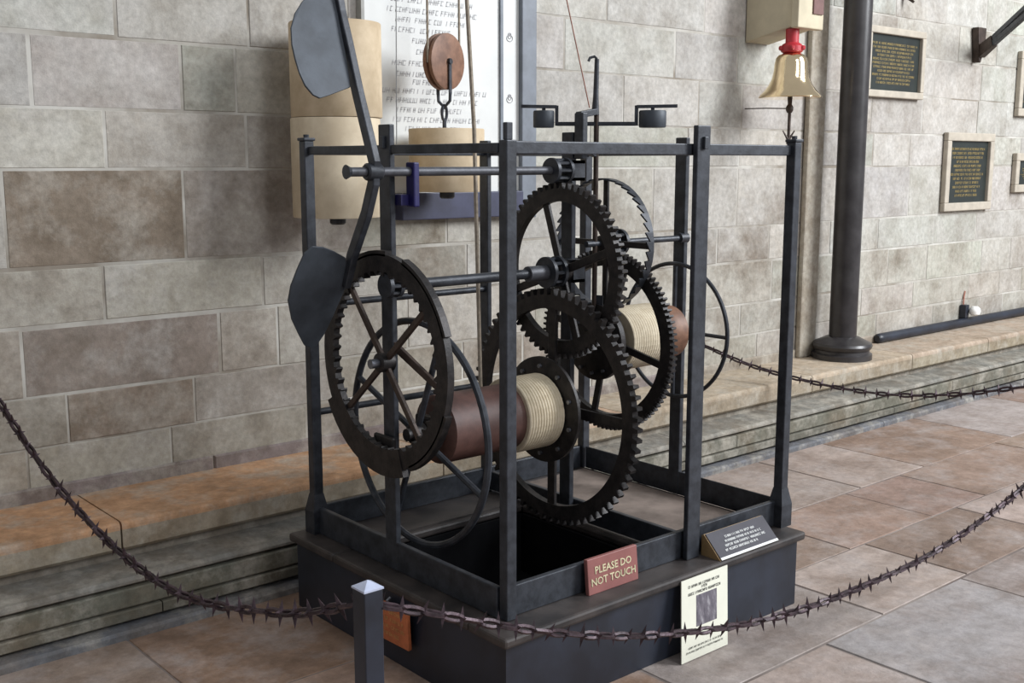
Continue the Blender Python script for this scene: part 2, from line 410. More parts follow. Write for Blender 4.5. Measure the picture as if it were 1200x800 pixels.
# ------------------------------------------------------------------ the clock
ck = thing('turret_clock', (2.41, 2.60, PZ), 'large black iron turret clock with toothed wheels in an open frame', 'clock')
FX = (1.80, 2.52, 3.02); FYf, FYm, FYb = 2.13, 2.62, 3.08
def post(x, y, wx, wy, z0, z1, foot=False, key=False):
    mb = MB()
    mb.lim(x-wx/2, x+wx/2, y-wy/2, y+wy/2, z0, z1)
    p = build(mb, 'post', 'iron', ck, bevel=0.003)
    if foot:
        m2 = MB(); f = 0.028
        m2.lim(x-f, x+f, y-f, y+f, z0, z0+0.075)
        m2.add([(x-f, y-f, z0+.075), (x+f, y-f, z0+.075), (x+f, y+f, z0+.075), (x-f, y+f, z0+.075),
                (x-wx/2, y-wy/2, z0+.13), (x+wx/2, y-wy/2, z0+.13), (x+wx/2, y+wy/2, z0+.13), (x-wx/2, y+wy/2, z0+.13)],
               [(0,1,5,4),(1,2,6,5),(2,3,7,6),(3,0,4,7)])
        build(m2, 'foot', 'iron', p, recalc=False)
    if key:
        build(MB().box((x, y, z1-0.05), (wx+0.02 if wx < wy else 0.016, wy+0.02 if wy < wx else 0.016, 0.035)), 'wedge_key', 'iron', p, bevel=0.002)
    return p
post(1.80, FYb, .034, .034, PZ, 1.515, True)
post(1.80, 2.64, .018, .056, PZ, 1.555, key=True)
pB = post(1.815, FYf, .034, .032, PZ, 1.505, False)
build(MB().lim(1.805, 1.825, FYf-.008, FYf+.008, 1.505, 1.548), 'tang', 'iron', pB, bevel=.002)
post(2.52, FYb, .018, .046, PZ, 1.525)
post(2.505, 2.635, .020, .050, PZ, 1.545)
post(2.54, 2.115, .058, .018, PZ, 1.555, key=True)
post(3.02, FYb, .034, .034, PZ, 1.515)
post(3.02, 2.60, .020, .050, PZ, 1.535)
post(3.01, FYf, .034, .034, PZ, 1.512, True)
def rail(x0, x1, y0, y1, z0, z1): return build(MB().lim(x0, x1, y0, y1, z0, z1), 'rail', 'iron', ck, bevel=0.003)
# bottom rails
rail(1.820, 2.995, 2.132, 2.150, PZ, .337); rail(1.820, 3.0, 3.075, 3.093, PZ, .337)
rail(1.792, 1.810, 2.150, 3.06, PZ, .337); rail(3.012, 3.018, 2.15, 3.06, PZ, .337)
rail(2.520, 2.538, 2.150, 3.06, PZ+.006, .325)
# top rails
rail(1.832, 2.993, 2.128, 2.142, 1.470, 1.503); rail(1.818, 3.003, 3.075, 3.090, 1.472, 1.500)
rail(1.795, 1.807, 2.147, 3.062, 1.473, 1.498); rail(3.012, 3.024, 2.147, 3.062, 1.473, 1.498)
rail(2.524, 2.540, 2.142, 3.06, 1.474, 1.500)
# braces along the back
for z in (1.0, .650):
    build(MB().cyl((1.818, 3.08, z), (2.51, 3.08, z), .0115, 10), 'brace', 'iron', ck, smooth=True)
# corner caps
for (x, y, z) in ((1.80, FYb, 1.515), (3.01, FYf, 1.512)):
    build(MB().lim(x-.021, x+.021, y-.021, y+.021, z, z+.010), 'post_cap', 'iron', ck, bevel=0.003)
    build(MB().cyl((x, y, z+.010), (x, y, z+.020), .009, 8), 'bolt', 'iron', ck)

def spokes(wh, c, r0, r1, angs, w=0.022, t=0.012, mat='iron_wheel', w2=None):
    for a in angs:
        d = Vector((0, cos(a), sin(a)))
        build(MB().bar(Vector(c)+d*r0, Vector(c)+d*r1, t, w, up=Vector((0, -sin(a), cos(a))), w2=t, h2=w2 or w), 'spoke', mat, wh, bevel=0.002)
def hub(wh, c, r, l, mat='iron_wheel'):
    build(MB().lathe([(r*.8, -l/2), (r, -l/2+.004), (r, l/2-.004), (r*.8, l/2)], c, 'X', 20), 'hub', mat, wh, smooth=True)

def wheel(name, c, r, rin, th, teeth, h, angs, hubr, hubl, label, sw=.022, st=.012, smat='iron_wheel', **kw):
    wh = sub(name, c, ck); tag(wh, label)
    build(MB().gear(c, r, rin, th, teeth, h, **kw), 'toothed_rim', 'iron_wheel', wh)
    spokes(wh, c, hubr*.8, rin+.004, angs, sw, st, smat)
    hub(wh, c, hubr, hubl)
    return wh
D = radians
# striking train
AZ, AY = 0.667, 2.582
g1 = wheel('great_wheel', (2.39, AY, AZ), .386, .322, .024, 72, .020, [D(90), D(180), D(270), D(0)], .05, .09, 'large toothed wheel behind the rope-wound barrel', sw=.034)
g2 = wheel('second_wheel', (2.425, AY, 1.106), .281, .222, .024, 64, .018, [D(71), D(161), D(251), D(341)], .035, .07, 'upper toothed wheel below the fly axle', sw=.026)
cw = wheel('count_wheel', (1.760, 2.609, .885), .311, .262, .022, 48, .0, [D(140), D(230), D(320), D(50)], .028, .05,
           'count wheel with teeth on the inside of its rim', sw=.018, smat='iron_brown', inner=.013, saw=.6)
# locking notches: raised lands round the count wheel
for a, b in ((200, 246), (20, 95), (110, 160)):
    n = 10; c = (1.760, 2.609, .885); pts = []
    A = [D(a+(b-a)*i/n) for i in range(n+1)]
    pts = [(1.749, c[1]+.321*cos(t), c[2]+.321*sin(t)) for t in A] + [(1.749, c[1]+.306*cos(t), c[2]+.306*sin(t)) for t in reversed(A)]
    build(MB().prism(pts, (.022, 0, 0)), 'count_land', 'iron_wheel', cw)
n = 12; A = [D(252+80*i/n) for i in range(n+1)]
build(MB().prism([(1.746, 2.609+.333*cos(t), .885+.333*sin(t)) for t in A] + [(1.746, 2.609+.252*cos(t), .885+.252*sin(t)) for t in reversed(A)], (.020, 0, 0)), 'locking_plate', 'iron_wheel', cw)
build(MB().cyl((1.71, 2.609, .885), (1.792, 2.609, .885), .014, 12), 'stud', 'steel', cw, smooth=True)
# detent lever by the count wheel
build(MB().bar((1.80, 2.62, .93), (1.845, 2.42, .80), .014, .024, w2=.012, h2=.018), 'detent_lever', 'iron_brown', ck, bevel=.002)
# bearing block at the foot of the count wheel
build(MB().lim(1.775, 1.79, 2.60, 2.70, .55, .66), 'bearing_plate', 'iron_wheel', ck, bevel=.006)
# striking barrel
br = sub('barrel', (2.13, AY, AZ), ck); tag(br, 'brown wooden winding barrel with a band of cream rope')
build(MB().lathe([(.095, 1.915), (.103, 1.920), (.103, 2.20)], (0, AY, AZ), 'X', 40), 'drum', 'wood', br, smooth=True)
wr = []
nt_ = 13
for i in range(nt_):
    x0 = 2.190 + i*.0112
    wr += [(.1155, x0), (.1185, x0+.003), (.119, x0+.0056), (.1185, x0+.0082)]
wr = [(.100, 2.190)] + wr + [(.100, 2.336)]
build(MB().lathe(wr, (0, AY, AZ), 'X', 40), 'rope_winding', 'rope', br, smooth=False)
build(MB().lathe([(.155, 2.338), (.171, 2.341), (.171, 2.352), (.155, 2.355)], (0, AY, AZ), 'X', 48), 'flange', 'iron_wheel', br, smooth=True)
for k in range(10):
    a = 2*pi*k/10+.3
    build(MB().cyl((2.330, AY+.142*cos(a), AZ+.142*sin(a)), (2.339, AY+.142*cos(a), AZ+.142*sin(a)), .007, 8), 'rivet', 'steel', br)
build(MB().cyl((1.812, AY, AZ), (2.50, AY, AZ), .019, 14), 'arbor', 'iron_wheel', br, smooth=True)
build(MB().lim(1.876, 1.9, AY-.05, AY+.05, AZ-.05, AZ+.05), 'click_block', 'iron_wheel', br, bevel=.01)
# winding hand wheel, striking side
def hand_wheel(name, c, r, t, angs, label):
    h = sub(name, c, ck); tag(h, label)
    build(MB().tube([(c[0], c[1]+(r-t)*cos(2*pi*k/64), c[2]+(r-t)*sin(2*pi*k/64)) for k in range(64)], t, 8, closed=True), 'hoop', 'iron', h, smooth=True)
    for a in angs:
        build(MB().cyl((c[0], c[1], c[2]), (c[0], c[1]+(r-t)*cos(a), c[2]+(r-t)*sin(a)), t*.9, 8), 'spoke', 'iron', h, smooth=True)
    hub(h, c, .03, .045)
hand_wheel('winding_wheel', (1.850, AY, AZ), .341, .0105, [D(112), D(202), D(292), D(22)], 'thin iron hoop for winding, in front of the brown barrel')
# arbor of the second wheel, with a pinion at each end
a2 = sub('second_arbor', (2.1, AY, 1.106), ck)
build(MB().cyl((1.80, AY, 1.106), (2.50, AY, 1.106), .0155, 14), 'shaft', 'iron', a2, smooth=True)
def lantern(parent, x0, x1, y, z, r, n=8, mat='iron'):
    build(MB().lathe([(r, x0), (r, x0+.012)], (0, y, z), 'X', 24), 'end_disc', mat, parent, smooth=True)
    build(MB().lathe([(r, x1-.012), (r, x1)], (0, y, z), 'X', 24), 'end_disc', mat, parent, smooth=True)
    for k in range(n):
        a = 2*pi*k/n
        build(MB().cyl((x0+.008, y+r*.8*cos(a), z+r*.8*sin(a)), (x1-.008, y+r*.8*cos(a), z+r*.8*sin(a)), .006, 6), 'trundle', mat, parent)
lantern(a2, 1.752, 1.80, AY+.01, 1.106, .035)
lantern(a2, 2.355, 2.412, AY, 1.106, .050)
build(MB().cyl((2.28, AY, 1.106), (2.36, AY, 1.106), .024, 14), 'collar', 'axle_iron', a2, smooth=True)
def bracket(x, y, z, s, d=.05):
    """square bearing strap bolted to a post"""
    mb = MB(); t = .010
    mb.lim(x-d/2, x+d/2, y-s, y+s, z+s-t, z+s); mb.lim(x-d/2, x+d/2, y-s, y+s, z-s, z-s+t)
    mb.lim(x-d/2, x+d/2, y-s, y-s+t, z-s, z+s); mb.lim(x-d/2, x+d/2, y+s-t, y+s, z-s, z+s)
    build(mb, 'bearing_strap', 'iron', ck)
bracket(2.47, AY, 1.106, .036); bracket(2.47, AY, 1.424, .032, .05)
# fly: axle, curved arm and two paddles
fl = sub('fly', (1.71, AY, 1.424), ck); tag(fl, 'fly with two dark paddle blades on a curved arm')
build(MB().cyl((1.640, AY, 1.424), (2.48, AY, 1.424), .0128, 12), 'axle', 'axle_iron', fl, smooth=True)
build(MB().cyl((1.628, AY, 1.424), (1.640, AY, 1.424), .020, 12, .014), 'axle_nut', 'iron', fl)
lantern(fl, 2.375, 2.445, AY, 1.424, .040)
build(MB().lathe([(.020, 1.690), (.024, 1.695), (.024, 1.735), (.020, 1.74)], (0, AY, 1.424), 'X', 16), 'hub', 'iron', fl, smooth=True)
arm = [(2.752, 1.925), (2.733, 1.86), (2.701, 1.777), (2.651, 1.636), (2.604, 1.519), (2.577, 1.45), (2.584, 1.392), (2.621, 1.309), (2.700, 1.185), (2.742, 1.095)]
mb = MB(); w_ = .026
for i in range(len(arm)-1):
    mb.bar((1.714, *arm[i]), (1.714, *arm[i+1]), .026, .016, up=(1, 0, 0))
mb2 = MB()
vs = []
for i, (y, z) in enumerate(arm):
    a = Vector(arm[max(0, i-1)]); b = Vector(arm[min(len(arm)-1, i+1)]); d = (b-a).normalized(); n = Vector((-d[1], d[0]))*.016
    for sx, s in ((-.011, -1), (.011, -1), (.011, 1), (-.011, 1)): vs.append((1.717+sx, y+n[0]*s, z+n[1]*s))
fs = []
for i in range(len(arm)-1):
    for j in range(4): fs.append((i*4+j, i*4+(j+1) % 4, i*4+4+(j+1) % 4, i*4+4+j))
fs += [(0, 1, 2, 3), tuple(len(vs)-4+j for j in (3, 2, 1, 0))]
mb2.add(vs, fs); build(mb2, 'arm', 'iron', fl, bevel=.003)
U = [(1.715, 2.749, 1.917), (1.663, 2.748, 1.914), (1.622, 2.743, 1.9), (1.599, 2.736, 1.88), (1.57, 2.725, 1.847), (1.548, 2.71, 1.806), (1.54, 2.694, 1.76), (1.541, 2.682, 1.724), (1.545, 2.668, 1.686), (1.555, 2.657, 1.652), (1.573, 2.648, 1.628), (1.592, 2.645, 1.62), (1.62, 2.648, 1.628), (1.697, 2.657, 1.654), (1.705, 2.692, 1.753), (1.707, 2.725, 1.847)]
L = [(1.585, 2.691, 1.219), (1.621, 2.693, 1.215), (1.658, 2.698, 1.201), (1.699, 2.707, 1.181), (1.717, 2.724, 1.14), (1.722, 2.742, 1.096), (1.708, 2.763, 1.045), (1.697, 2.782, 1.001), (1.68, 2.803, 0.95), (1.661, 2.817, 0.917), (1.645, 2.819, 0.911), (1.62, 2.815, 0.922), (1.593, 2.799, 0.959), (1.561, 2.779, 1.007), (1.538, 2.755, 1.064), (1.538, 2.738, 1.107), (1.549, 2.716, 1.158), (1.562, 2.698, 1.201)]
build(MB().prism(U, (0, .006, -.002)), 'blade', 'blade', fl, bevel=.0015)
build(MB().prism(L, (0, .006, .0025)), 'blade', 'blade', fl, bevel=.0015)
build(MB().tube([(1.716, 2.765+.022*cos(t), 1.90+.03*sin(t)) for t in [k*2*pi/16 for k in range(16)]], .005, 6, closed=True), 'tip_ring', 'iron', fl)
# small deep blue block with a short arm, at the left post
build(MB().lim(1.836, 1.856, 2.56, 2.60, 1.325, 1.450), 'blue_block', 'blue', ck, bevel=.004)
build(MB().lim(1.809, 1.84, 2.585, 2.64, 1.33, 1.36), 'blue_block_arm', 'blue', ck)

# going train
BZ, BY = .860, 2.587
g3 = wheel('going_great_wheel', (2.64, BY, BZ), .305, .250, .022, 96, .014, [D(108), D(192), D(282), D(12)], .045, .08, 'toothed wheel in front of the smaller barrel', sw=.024)
build(MB().lathe([(.110, 2.575), (.128, 2.580), (.128, 2.600), (.110, 2.605)], (0, BY, BZ), 'X', 40), 'click_disc', 'iron_wheel', g3, smooth=True)
for k in range(12):
    a = 2*pi*k/12
    build(MB().cyl((2.567, BY+.104*cos(a), BZ+.104*sin(a)), (2.576, BY+.104*cos(a), BZ+.104*sin(a)), .006, 8), 'rivet', 'steel', g3)
b2 = sub('going_barrel', (2.8, BY, BZ), ck); tag(b2, 'smaller barrel of cream rope with a brown wooden end')
wr = [(.085, 2.66)]
for i in range(17):
    x0 = 2.662+i*.0112; wr += [(.107, x0), (.1085, x0+.003), (.1088, x0+.0056), (.1085, x0+.0082)]
wr += [(.085, 2.855)]
build(MB().lathe(wr, (0, BY, BZ), 'X', 40), 'rope_winding', 'rope', b2)
build(MB().lathe([(.088, 2.852), (.092, 2.858), (.092, 2.955), (.085, 2.962)], (0, BY, BZ), 'X', 40), 'drum', 'pulley_wood', b2, smooth=True)
build(MB().cyl((2.55, BY, BZ), (3.012, BY, BZ), .016, 14), 'arbor', 'iron_wheel', b2, smooth=True)
hand_wheel('going_winding_wheel', (2.982, BY, BZ), .245, .0075, [D(0), D(90), D(180), D(270)], 'thin iron winding hoop at the right of the frame')
# crown wheel: a band with saw teeth on its near edge
cz, cy, cx = 1.186, BY, 2.62
crw = sub('crown_wheel', (cx, cy, cz), ck); tag(crw, 'thin crown wheel with saw teeth, right of the centre post')
nt2 = 43; vs, fs = [], []
for k in range(nt2):
    for fr, up in ((0, 1), (.10, 1), (.95, 0)):
        a = 2*pi*(k+fr)/nt2
        for rr in (.213, .207):
            vs.append((cx-.004-(.017 if up else 0), cy+rr*cos(a), cz+rr*sin(a)))
            vs.append((cx+.012, cy+rr*cos(a), cz+rr*sin(a)))
m_ = nt2*3
for i in range(m_):
    j = (i+1) % m_; a, b = i*4, j*4
    fs += [(a, b, b+1, a+1), (a+2, a+3, b+3, b+2), (a, a+2, b+2, b), (a+1, b+1, b+3, a+3)]
build(MB().add(vs, fs), 'toothed_band', 'iron', crw)
spokes(crw, (cx+.010, cy, cz), .02, .208, [D(0), D(90), D(180), D(270)], .020, .010)
hub(crw, (cx+.010, cy, cz), .026, .06)
build(MB().cyl((2.54, cy, cz), (3.01, cy, cz), .0105, 12), 'arbor', 'iron', crw, smooth=True)
build(MB().cyl((2.995, cy, cz), (3.034, cy, cz), .019, 12), 'bearing', 'iron', crw, smooth=True)
# pinion between crown wheel and going wheel
lantern(crw, 2.645, 2.70, cy, cz, .045)
# verge staff with pallets, cock, and foliot bar
vg = sub('verge', (2.582, BY, 1.0), ck); tag(vg, 'upright verge staff in front of the crown wheel')
build(MB().cyl((2.580, BY, .955), (2.580, BY, 1.60), .0085, 10), 'staff', 'iron_brown', vg, smooth=True)
for z, s in ((1.375, 1), (1.0, -1)):
    build(MB().bar((2.580, BY, z), (2.580+.012, BY+.028*s, z), .004, .034), 'pallet', 'iron', vg)
build(MB().lim(2.55, 2.60, BY-.02, BY+.02, .945, .958), 'foot_bearing', 'iron', vg)
build(MB().bar((2.51, 2.62, .93), (2.58, BY, .95), .02, .02), 'lower_cock', 'iron', vg)
ckk = MB(); ckk.lim(2.498, 2.520, 2.565, 2.605, 1.46, 1.605); build(ckk, 'upper_cock', 'iron', vg, bevel=.003)
build(MB().bar((2.50, BY, 1.598), (2.572, BY, 1.610), .026, .020), 'cock_arm', 'iron', vg, bevel=.002)
build(MB().bar((2.51, BY+.002, 1.50), (2.575, BY, 1.475), .022, .020), 'cock_arm', 'iron', vg, bevel=.002)
build(MB().tube([(2.574, BY, 1.60), (2.576, BY, 1.66), (2.579, BY, 1.775)], [.013, .009, .0075], 10), 'suspension_post', 'iron', vg, smooth=True)
build(MB().tube([(2.579, BY, 1.775), (2.572, BY+.004, 1.783), (2.560, BY+.012, 1.779), (2.555, BY+.014, 1.768)], .0045, 6), 'suspension_hook', 'iron', vg, smooth=True)
fo = sub('foliot', (2.580, BY, 1.572), ck); tag(fo, 'foliot bar with a dark weight on each end')
fd = Vector((.735, -.678, 0)).normalized(); fc = Vector((2.580, BY, 1.572))
build(MB().bar(fc - fd*.128, fc + fd*.128, .014, .013), 'bar', 'iron', fo, bevel=.002)
for s, r in ((-1, .034), (1, .044)):
    e = fc + fd*.128*s
    build(MB().bar(e + Vector((0, 0, -.006)), e + Vector((0, 0, .058)), .013, .011, up=fd), 'riser', 'iron', fo)
    build(MB().bar(e + Vector((0, 0, .054)), e + fd*s*(.115 if s < 0 else .13) + Vector((0, 0, .056)), .020, .010), 'arm_end', 'iron', fo)
    c = e + fd*s*(r+.008)
    build(MB().lathe([(r*.94, -.012), (r, -.008), (r, .038), (r*.94, .042)], c, 'Z', 24), 'bob_weight', 'blade', fo, smooth=True)
    build(MB().cyl(c + Vector((0, 0, .042)), c + Vector((0, 0, .056)), .006, 8), 'bob_hook', 'iron', fo)

# ------------------------------------------------------------------ ropes, pulley and hanging weights
WGY = 3.56
def line(name, pts, r, mat, label):
    return tag(build(MB().tube(pts, r, 6), name, mat, None, smooth=True), label, 'rope')
line('rope', [(2.196, 2.706, .68), (2.192, 2.708, .76), (2.175, 2.712, 1.55), (2.155, 2.72, 1.945), (2.11, 2.735, 2.95)], .0068, 'rope_line', 'cream rope running up from the wound barrel')
line('cord', [(2.546, 2.585, 1.622), (2.442, 2.585, 1.945), (2.11, 2.585, 3.0)], .002, 'cord_red', 'thin reddish cord slanting up from the foliot')
line('wire', [(1.797, 2.585, 1.4995), (1.83, 2.60, 3.0)], .0016, 'wire', 'thin wire rising in front of the notice board')
pu = thing('pulley', (2.715, WGY, 1.74), 'round brown wooden pulley with an iron hook', 'pulley')
pc = Vector((2.705, WGY, 1.838)); pn_ = Vector((.276, -.961, 0)); pt = Vector((.961, .276, 0)); pz = Vector((0, 0, 1))
mb = MB().lathe([(.100, -.024), (.108, -.021), (.108, -.007), (.097, -.003), (.097, .003), (.108, .007), (.108, .021), (.100, .024)], (0, 0, 0), 'X', 40)
mb.v = [tuple(pc + pn_*v[0] + pt*v[1] + pz*v[2]) for v in mb.v]
build(mb, 'sheave', 'pulley_wood', pu, smooth=True)
for sx in (-.030, .030):
    build(MB().bar(pc + pn_*sx + pz*.012, pc + pn_*sx - pz*.125, .016, .005, up=pn_), 'strap', 'iron', pu)
build(MB().cyl(pc - pn_*.036, pc + pn_*.036, .011, 10), 'pin', 'iron', pu)
build(MB().tube([pc - pn_*.030 - pz*.12, pc - pn_*.028 - pz*.150, pc - pz*.176, pc + pn_*.028 - pz*.150, pc + pn_*.030 - pz*.12], .0065, 8), 'shackle', 'iron', pu, smooth=True)
build(MB().tube([pc + pt*.016*sin(t) + pz*(-.196 + .030*cos(t)) for t in [k*2*pi/14 for k in range(14)]], .006, 6, closed=True), 'chain_link', 'iron', pu, smooth=True)
build(MB().cyl(pc - pz*.222, pc - pz*.258, .008, 8), 'hook_stem', 'iron', pu)
for s_, lb in ((-1, 'left rope holding the round wooden pulley'), (1, 'right rope holding the round wooden pulley')):
    q = pc + pt*s_*.103
    line('rope', [q - pz*.01, q + pz*.1, (q.x, q.y, 3.0)], .005, 'rope_line', lb)
def weight(c, r, z0, z1, mat, label, knob=True):
    t = thing('clock_weight', (c[0], c[1], z0), label, 'weight', 'hanging clock weights')
    build(MB().lathe([(r*.985, z0), (r, z0+.004), (r, z1-.004), (r*.985, z1)], (c[0], c[1], 0), 'Z', 48), 'weight_body', mat, t, smooth=True)
    if knob: build(MB().lathe([(.024, z0-.028), (.030, z0-.022), (.030, z0)], (c[0], c[1], 0), 'Z', 16), 'end_nut', 'iron', t)
    return t
weight((2.715, WGY), .150, 1.335, 1.580, 'weight', 'short tan cylindrical weight hanging below the wooden pulley')
weight((2.205, WGY), .163, 1.250, 1.608, 'weight_pale', 'pale cream cylindrical weight, lower of the two behind the fly')
weight((2.212, WGY), .166, 1.610, 1.945, 'weight', 'tan cylindrical weight, upper of the two behind the fly', False)
line('rope', [(2.212, WGY, 1.945), (2.212, WGY, 3.0)], .007, 'rope_line', 'rope holding the two stacked tan weights')

# ------------------------------------------------------------------ printed lines that cannot be read
def print_rows(rows, org, ux, uz, nrm, h, mat, parent, seed=1, weight_=.16, slant=0.0, name='lettering'):
    """rows = [(x0, x1, z)], letter-like strokes laid flat on a face"""
    rg = random.Random(seed); mb = MB(); org = Vector(org); ux = Vector(ux); uz = Vector(uz); nrm = Vector(nrm)
    def q(a, b, c, d):
        P = lambda u, v: org + ux*(u + slant*(v-z0)) + uz*v + nrm*.0012
        mb.add([P(a, c), P(b, c), P(b, d), P(a, d)], [(0, 1, 2, 3)])
    for x0, x1, z0 in rows:
        x = x0
        while x < x1:
            for _ in range(rg.randint(2, 8)):
                lw = h*rg.uniform(.5, .8); s = h*weight_
                if x + lw > x1: break
                k = rg.randint(0, 5)
                q(x, x+s, z0, z0+h)
                if k in (0, 1): q(x+lw-s, x+lw, z0, z0+h); q(x, x+lw, z0+h*.42, z0+h*.42+s)
                elif k == 2: q(x, x+lw, z0, z0+s); q(x, x+lw, z0+h-s, z0+h)
                elif k == 3: q(x, x+lw, z0+h-s, z0+h); q(x, x+lw*.8, z0+h*.45, z0+h*.45+s)
                elif k == 4: q(x+lw-s, x+lw, z0, z0+h); q(x, x+lw, z0, z0+s)
                x += lw + h*.22
            else:
                x += h*.55; continue
            break
    return build(mb, name, mat, parent, recalc=False)

# ------------------------------------------------------------------ white notice board on the wall
nb = thing('notice_board', (2.9, WY-.03, 1.20), 'large white notice board with grey text and slate frame', 'notice board')
NY = WY-.035
build(MB().lim(2.47, 3.16, NY, WY-.009, 1.325, 3.1), 'panel', 'white', nb)
build(MB().lim(2.455, 2.47, NY-.008, WY-.009, 1.325, 3.1), 'frame_strip', 'frame_grey', nb)
build(MB().lim(3.16, 3.175, NY-.010, WY-.009, 1.325, 3.1), 'frame_strip', 'frame_blue', nb)
build(MB().lim(3.175, 3.275, NY+.004, WY-.009, 1.325, 3.1), 'side_panel', 'white', nb)
build(MB().lim(3.275, 3.36, NY-.02, WY-.009, 1.205, 3.1), 'frame_strip', 'frame_blue', nb, bevel=.004)
build(MB().lim(2.62, 3.275, NY-.03, WY-.009, 1.215, 1.325), 'bottom_strip', 'shelf_blue', nb, bevel=.004)
rows = [(2.62, 3.0, 2.10), (2.60, 3.02, 2.062), (2.58, 3.05, 2.022), (2.62, 2.98, 1.984), (2.60, 2.9, 1.945), (2.70, 2.85, 1.905), (2.72, 2.80, 1.862),
        (2.60, 2.88, 1.815), (2.62, 2.9, 1.772), (2.70, 2.92, 1.742), (2.55, 3.10, 1.705), (2.57, 3.05, 1.668), (2.62, 2.98, 1.630), (2.60, 3.06, 1.592), (2.66, 2.95, 1.555)]
rows = [(a, b, 2*0+z+.02) for a, b, z in rows]
rg = random.Random(3)
rows += [(2.56+rg.uniform(0, .08), 3.08-rg.uniform(0, .1), 2.16+k*.04) for k in range(20)]
print_rows(rows, (0, NY, 0), (1, 0, 0), (0, 0, 1), (0, -1, 0), .020, 'greytext', nb, 4, .14, .25)
for z in (1.72, 1.98, 2.24, 2.50):
    mb = MB()
    for k in range(3): mb.tube([(3.222 + (.012-.003*k)*cos(t)*(1 if k % 2 else 1.4), NY+.003, z + k*.008 + (.014-.004*k)*sin(t)) for t in [j*2*pi/12 for j in range(12)]], .0018, 4, closed=True)
    build(mb, 'scroll_mark', 'greytext', nb)

# ------------------------------------------------------------------ signs about the plinth
def text_mesh(txt, size, name, mat, parent, org, ux, uz, align='CENTER', space=1.0):
    cu = bpy.data.curves.new('t', 'FONT'); cu.body = txt; cu.size = size; cu.align_x = align; cu.align_y = 'CENTER'; cu.space_line = space
    cu.extrude = .0006; cu.offset = size*.012; cu.resolution_u = 2
    ob = bpy.data.objects.new('t', cu); COL.objects.link(ob)
    dg = bpy.context.evaluated_depsgraph_get(); me = bpy.data.meshes.new_from_object(ob.evaluated_get(dg))
    org = Vector(org); ux = Vector(ux).normalized(); uz = Vector(uz).normalized(); n = ux.cross(uz)
    mb = MB(); mb.add([org + ux*v.co.x + uz*v.co.y + n*v.co.z for v in me.vertices], [tuple(p.vertices) for p in me.polygons])
    bpy.data.objects.remove(ob); bpy.data.curves.remove(cu); bpy.data.meshes.remove(me)
    return build(mb, name, mat, parent, recalc=False)
rs = thing('red_sign', (2.19, 2.10, PZ), 'small red sign reading please do not touch, on the plinth front', 'sign')
tz = Vector((0, .10, 1)).normalized()
ob_ = MB(); p0 = Vector((2.088, 2.100, PZ)); ob_.prism([p0, p0+Vector((.202, 0, 0)), p0+Vector((.202, 0, 0))+tz*.103, p0+tz*.103], (0, .014, -.0014))
build(ob_, 'board', 'red_sign', rs, bevel=.002)
text_mesh('PLEASE DO\nNOT TOUCH', .0300, 'lettering', 'red_text', rs, p0 + Vector((.101, -.001, 0)) + tz*.050, (1, 0, 0), tz, space=1.08)
# wedge shaped plaque
wp = thing('wedge_plaque', (2.74, 2.08, PZ), 'grey sloping plaque with white lines of text on the plinth edge', 'plaque')
x0, x1 = 2.585, 2.872
build(MB().prism([(x0, 2.036, PZ), (x0, 2.104, PZ+.068), (x0, 2.112, PZ+.064), (x0, 2.112, PZ)], (x1-x0, 0, 0)), 'wedge_block', 'tan_wood', wp)
sl = Vector((0, .068, .068)).normalized(); nn = Vector((0, -1, 1)).normalized()
q0 = Vector((x0+.004, 2.036, PZ)) + nn*.0005
build(MB().prism([q0, q0+Vector((x1-x0-.002, 0, 0)), q0+Vector((x1-x0-.002, 0, 0))+sl*.094, q0+sl*.094], nn*.003), 'face_plate', 'grey_plaque', wp)
build(MB().prism([q0+nn*.003, q0+Vector((x1-x0-.002, 0, 0))+nn*.003, q0+Vector((x1-x0-.002, 0, 0))+nn*.003+sl*.008, q0+nn*.003+sl*.008], nn*.001), 'edge_strip', 'white', wp)
print_rows([(.07, .22, .064), (.06, .24, .050), (.05, .25, .036), (.04, .20, .022)], q0+nn*.003, (1, 0, 0), sl, nn, .0075, 'white', wp, 9, .2)
# paper notice
po = thing('paper_notice', (2.47, 2.02, 0), 'cream paper notice with a dark picture, leaning on the plinth front', 'notice')
a0 = Vector((2.362, 1.990, 0.002)); up_ = Vector((0.030, .034, .235)).normalized(); hgt = .240; wd = .212
ux_ = Vector((1, 0, 0)); nr = ux_.cross(up_).normalized()
build(MB().prism([a0, a0+ux_*wd, a0+ux_*wd+up_*hgt, a0+up_*hgt], -nr*.003), 'paper', 'cream', po)
b0 = a0 + ux_*.066 + up_*.092
build(MB().prism([b0, b0+ux_*.094, b0+ux_*.094+up_*.092, b0+up_*.092], nr*.0008), 'picture', 'picture', po)
print_rows([(.03, .18, .212), (.09, .115, .202), (.03, .18, .190)], a0, ux_, up_, nr, .008, 'black', po, 5, .2)
print_rows([(.03, .185, .034), (.02, .19, .022)], a0, ux_, up_, nr, .0055, 'black', po, 6, .2)
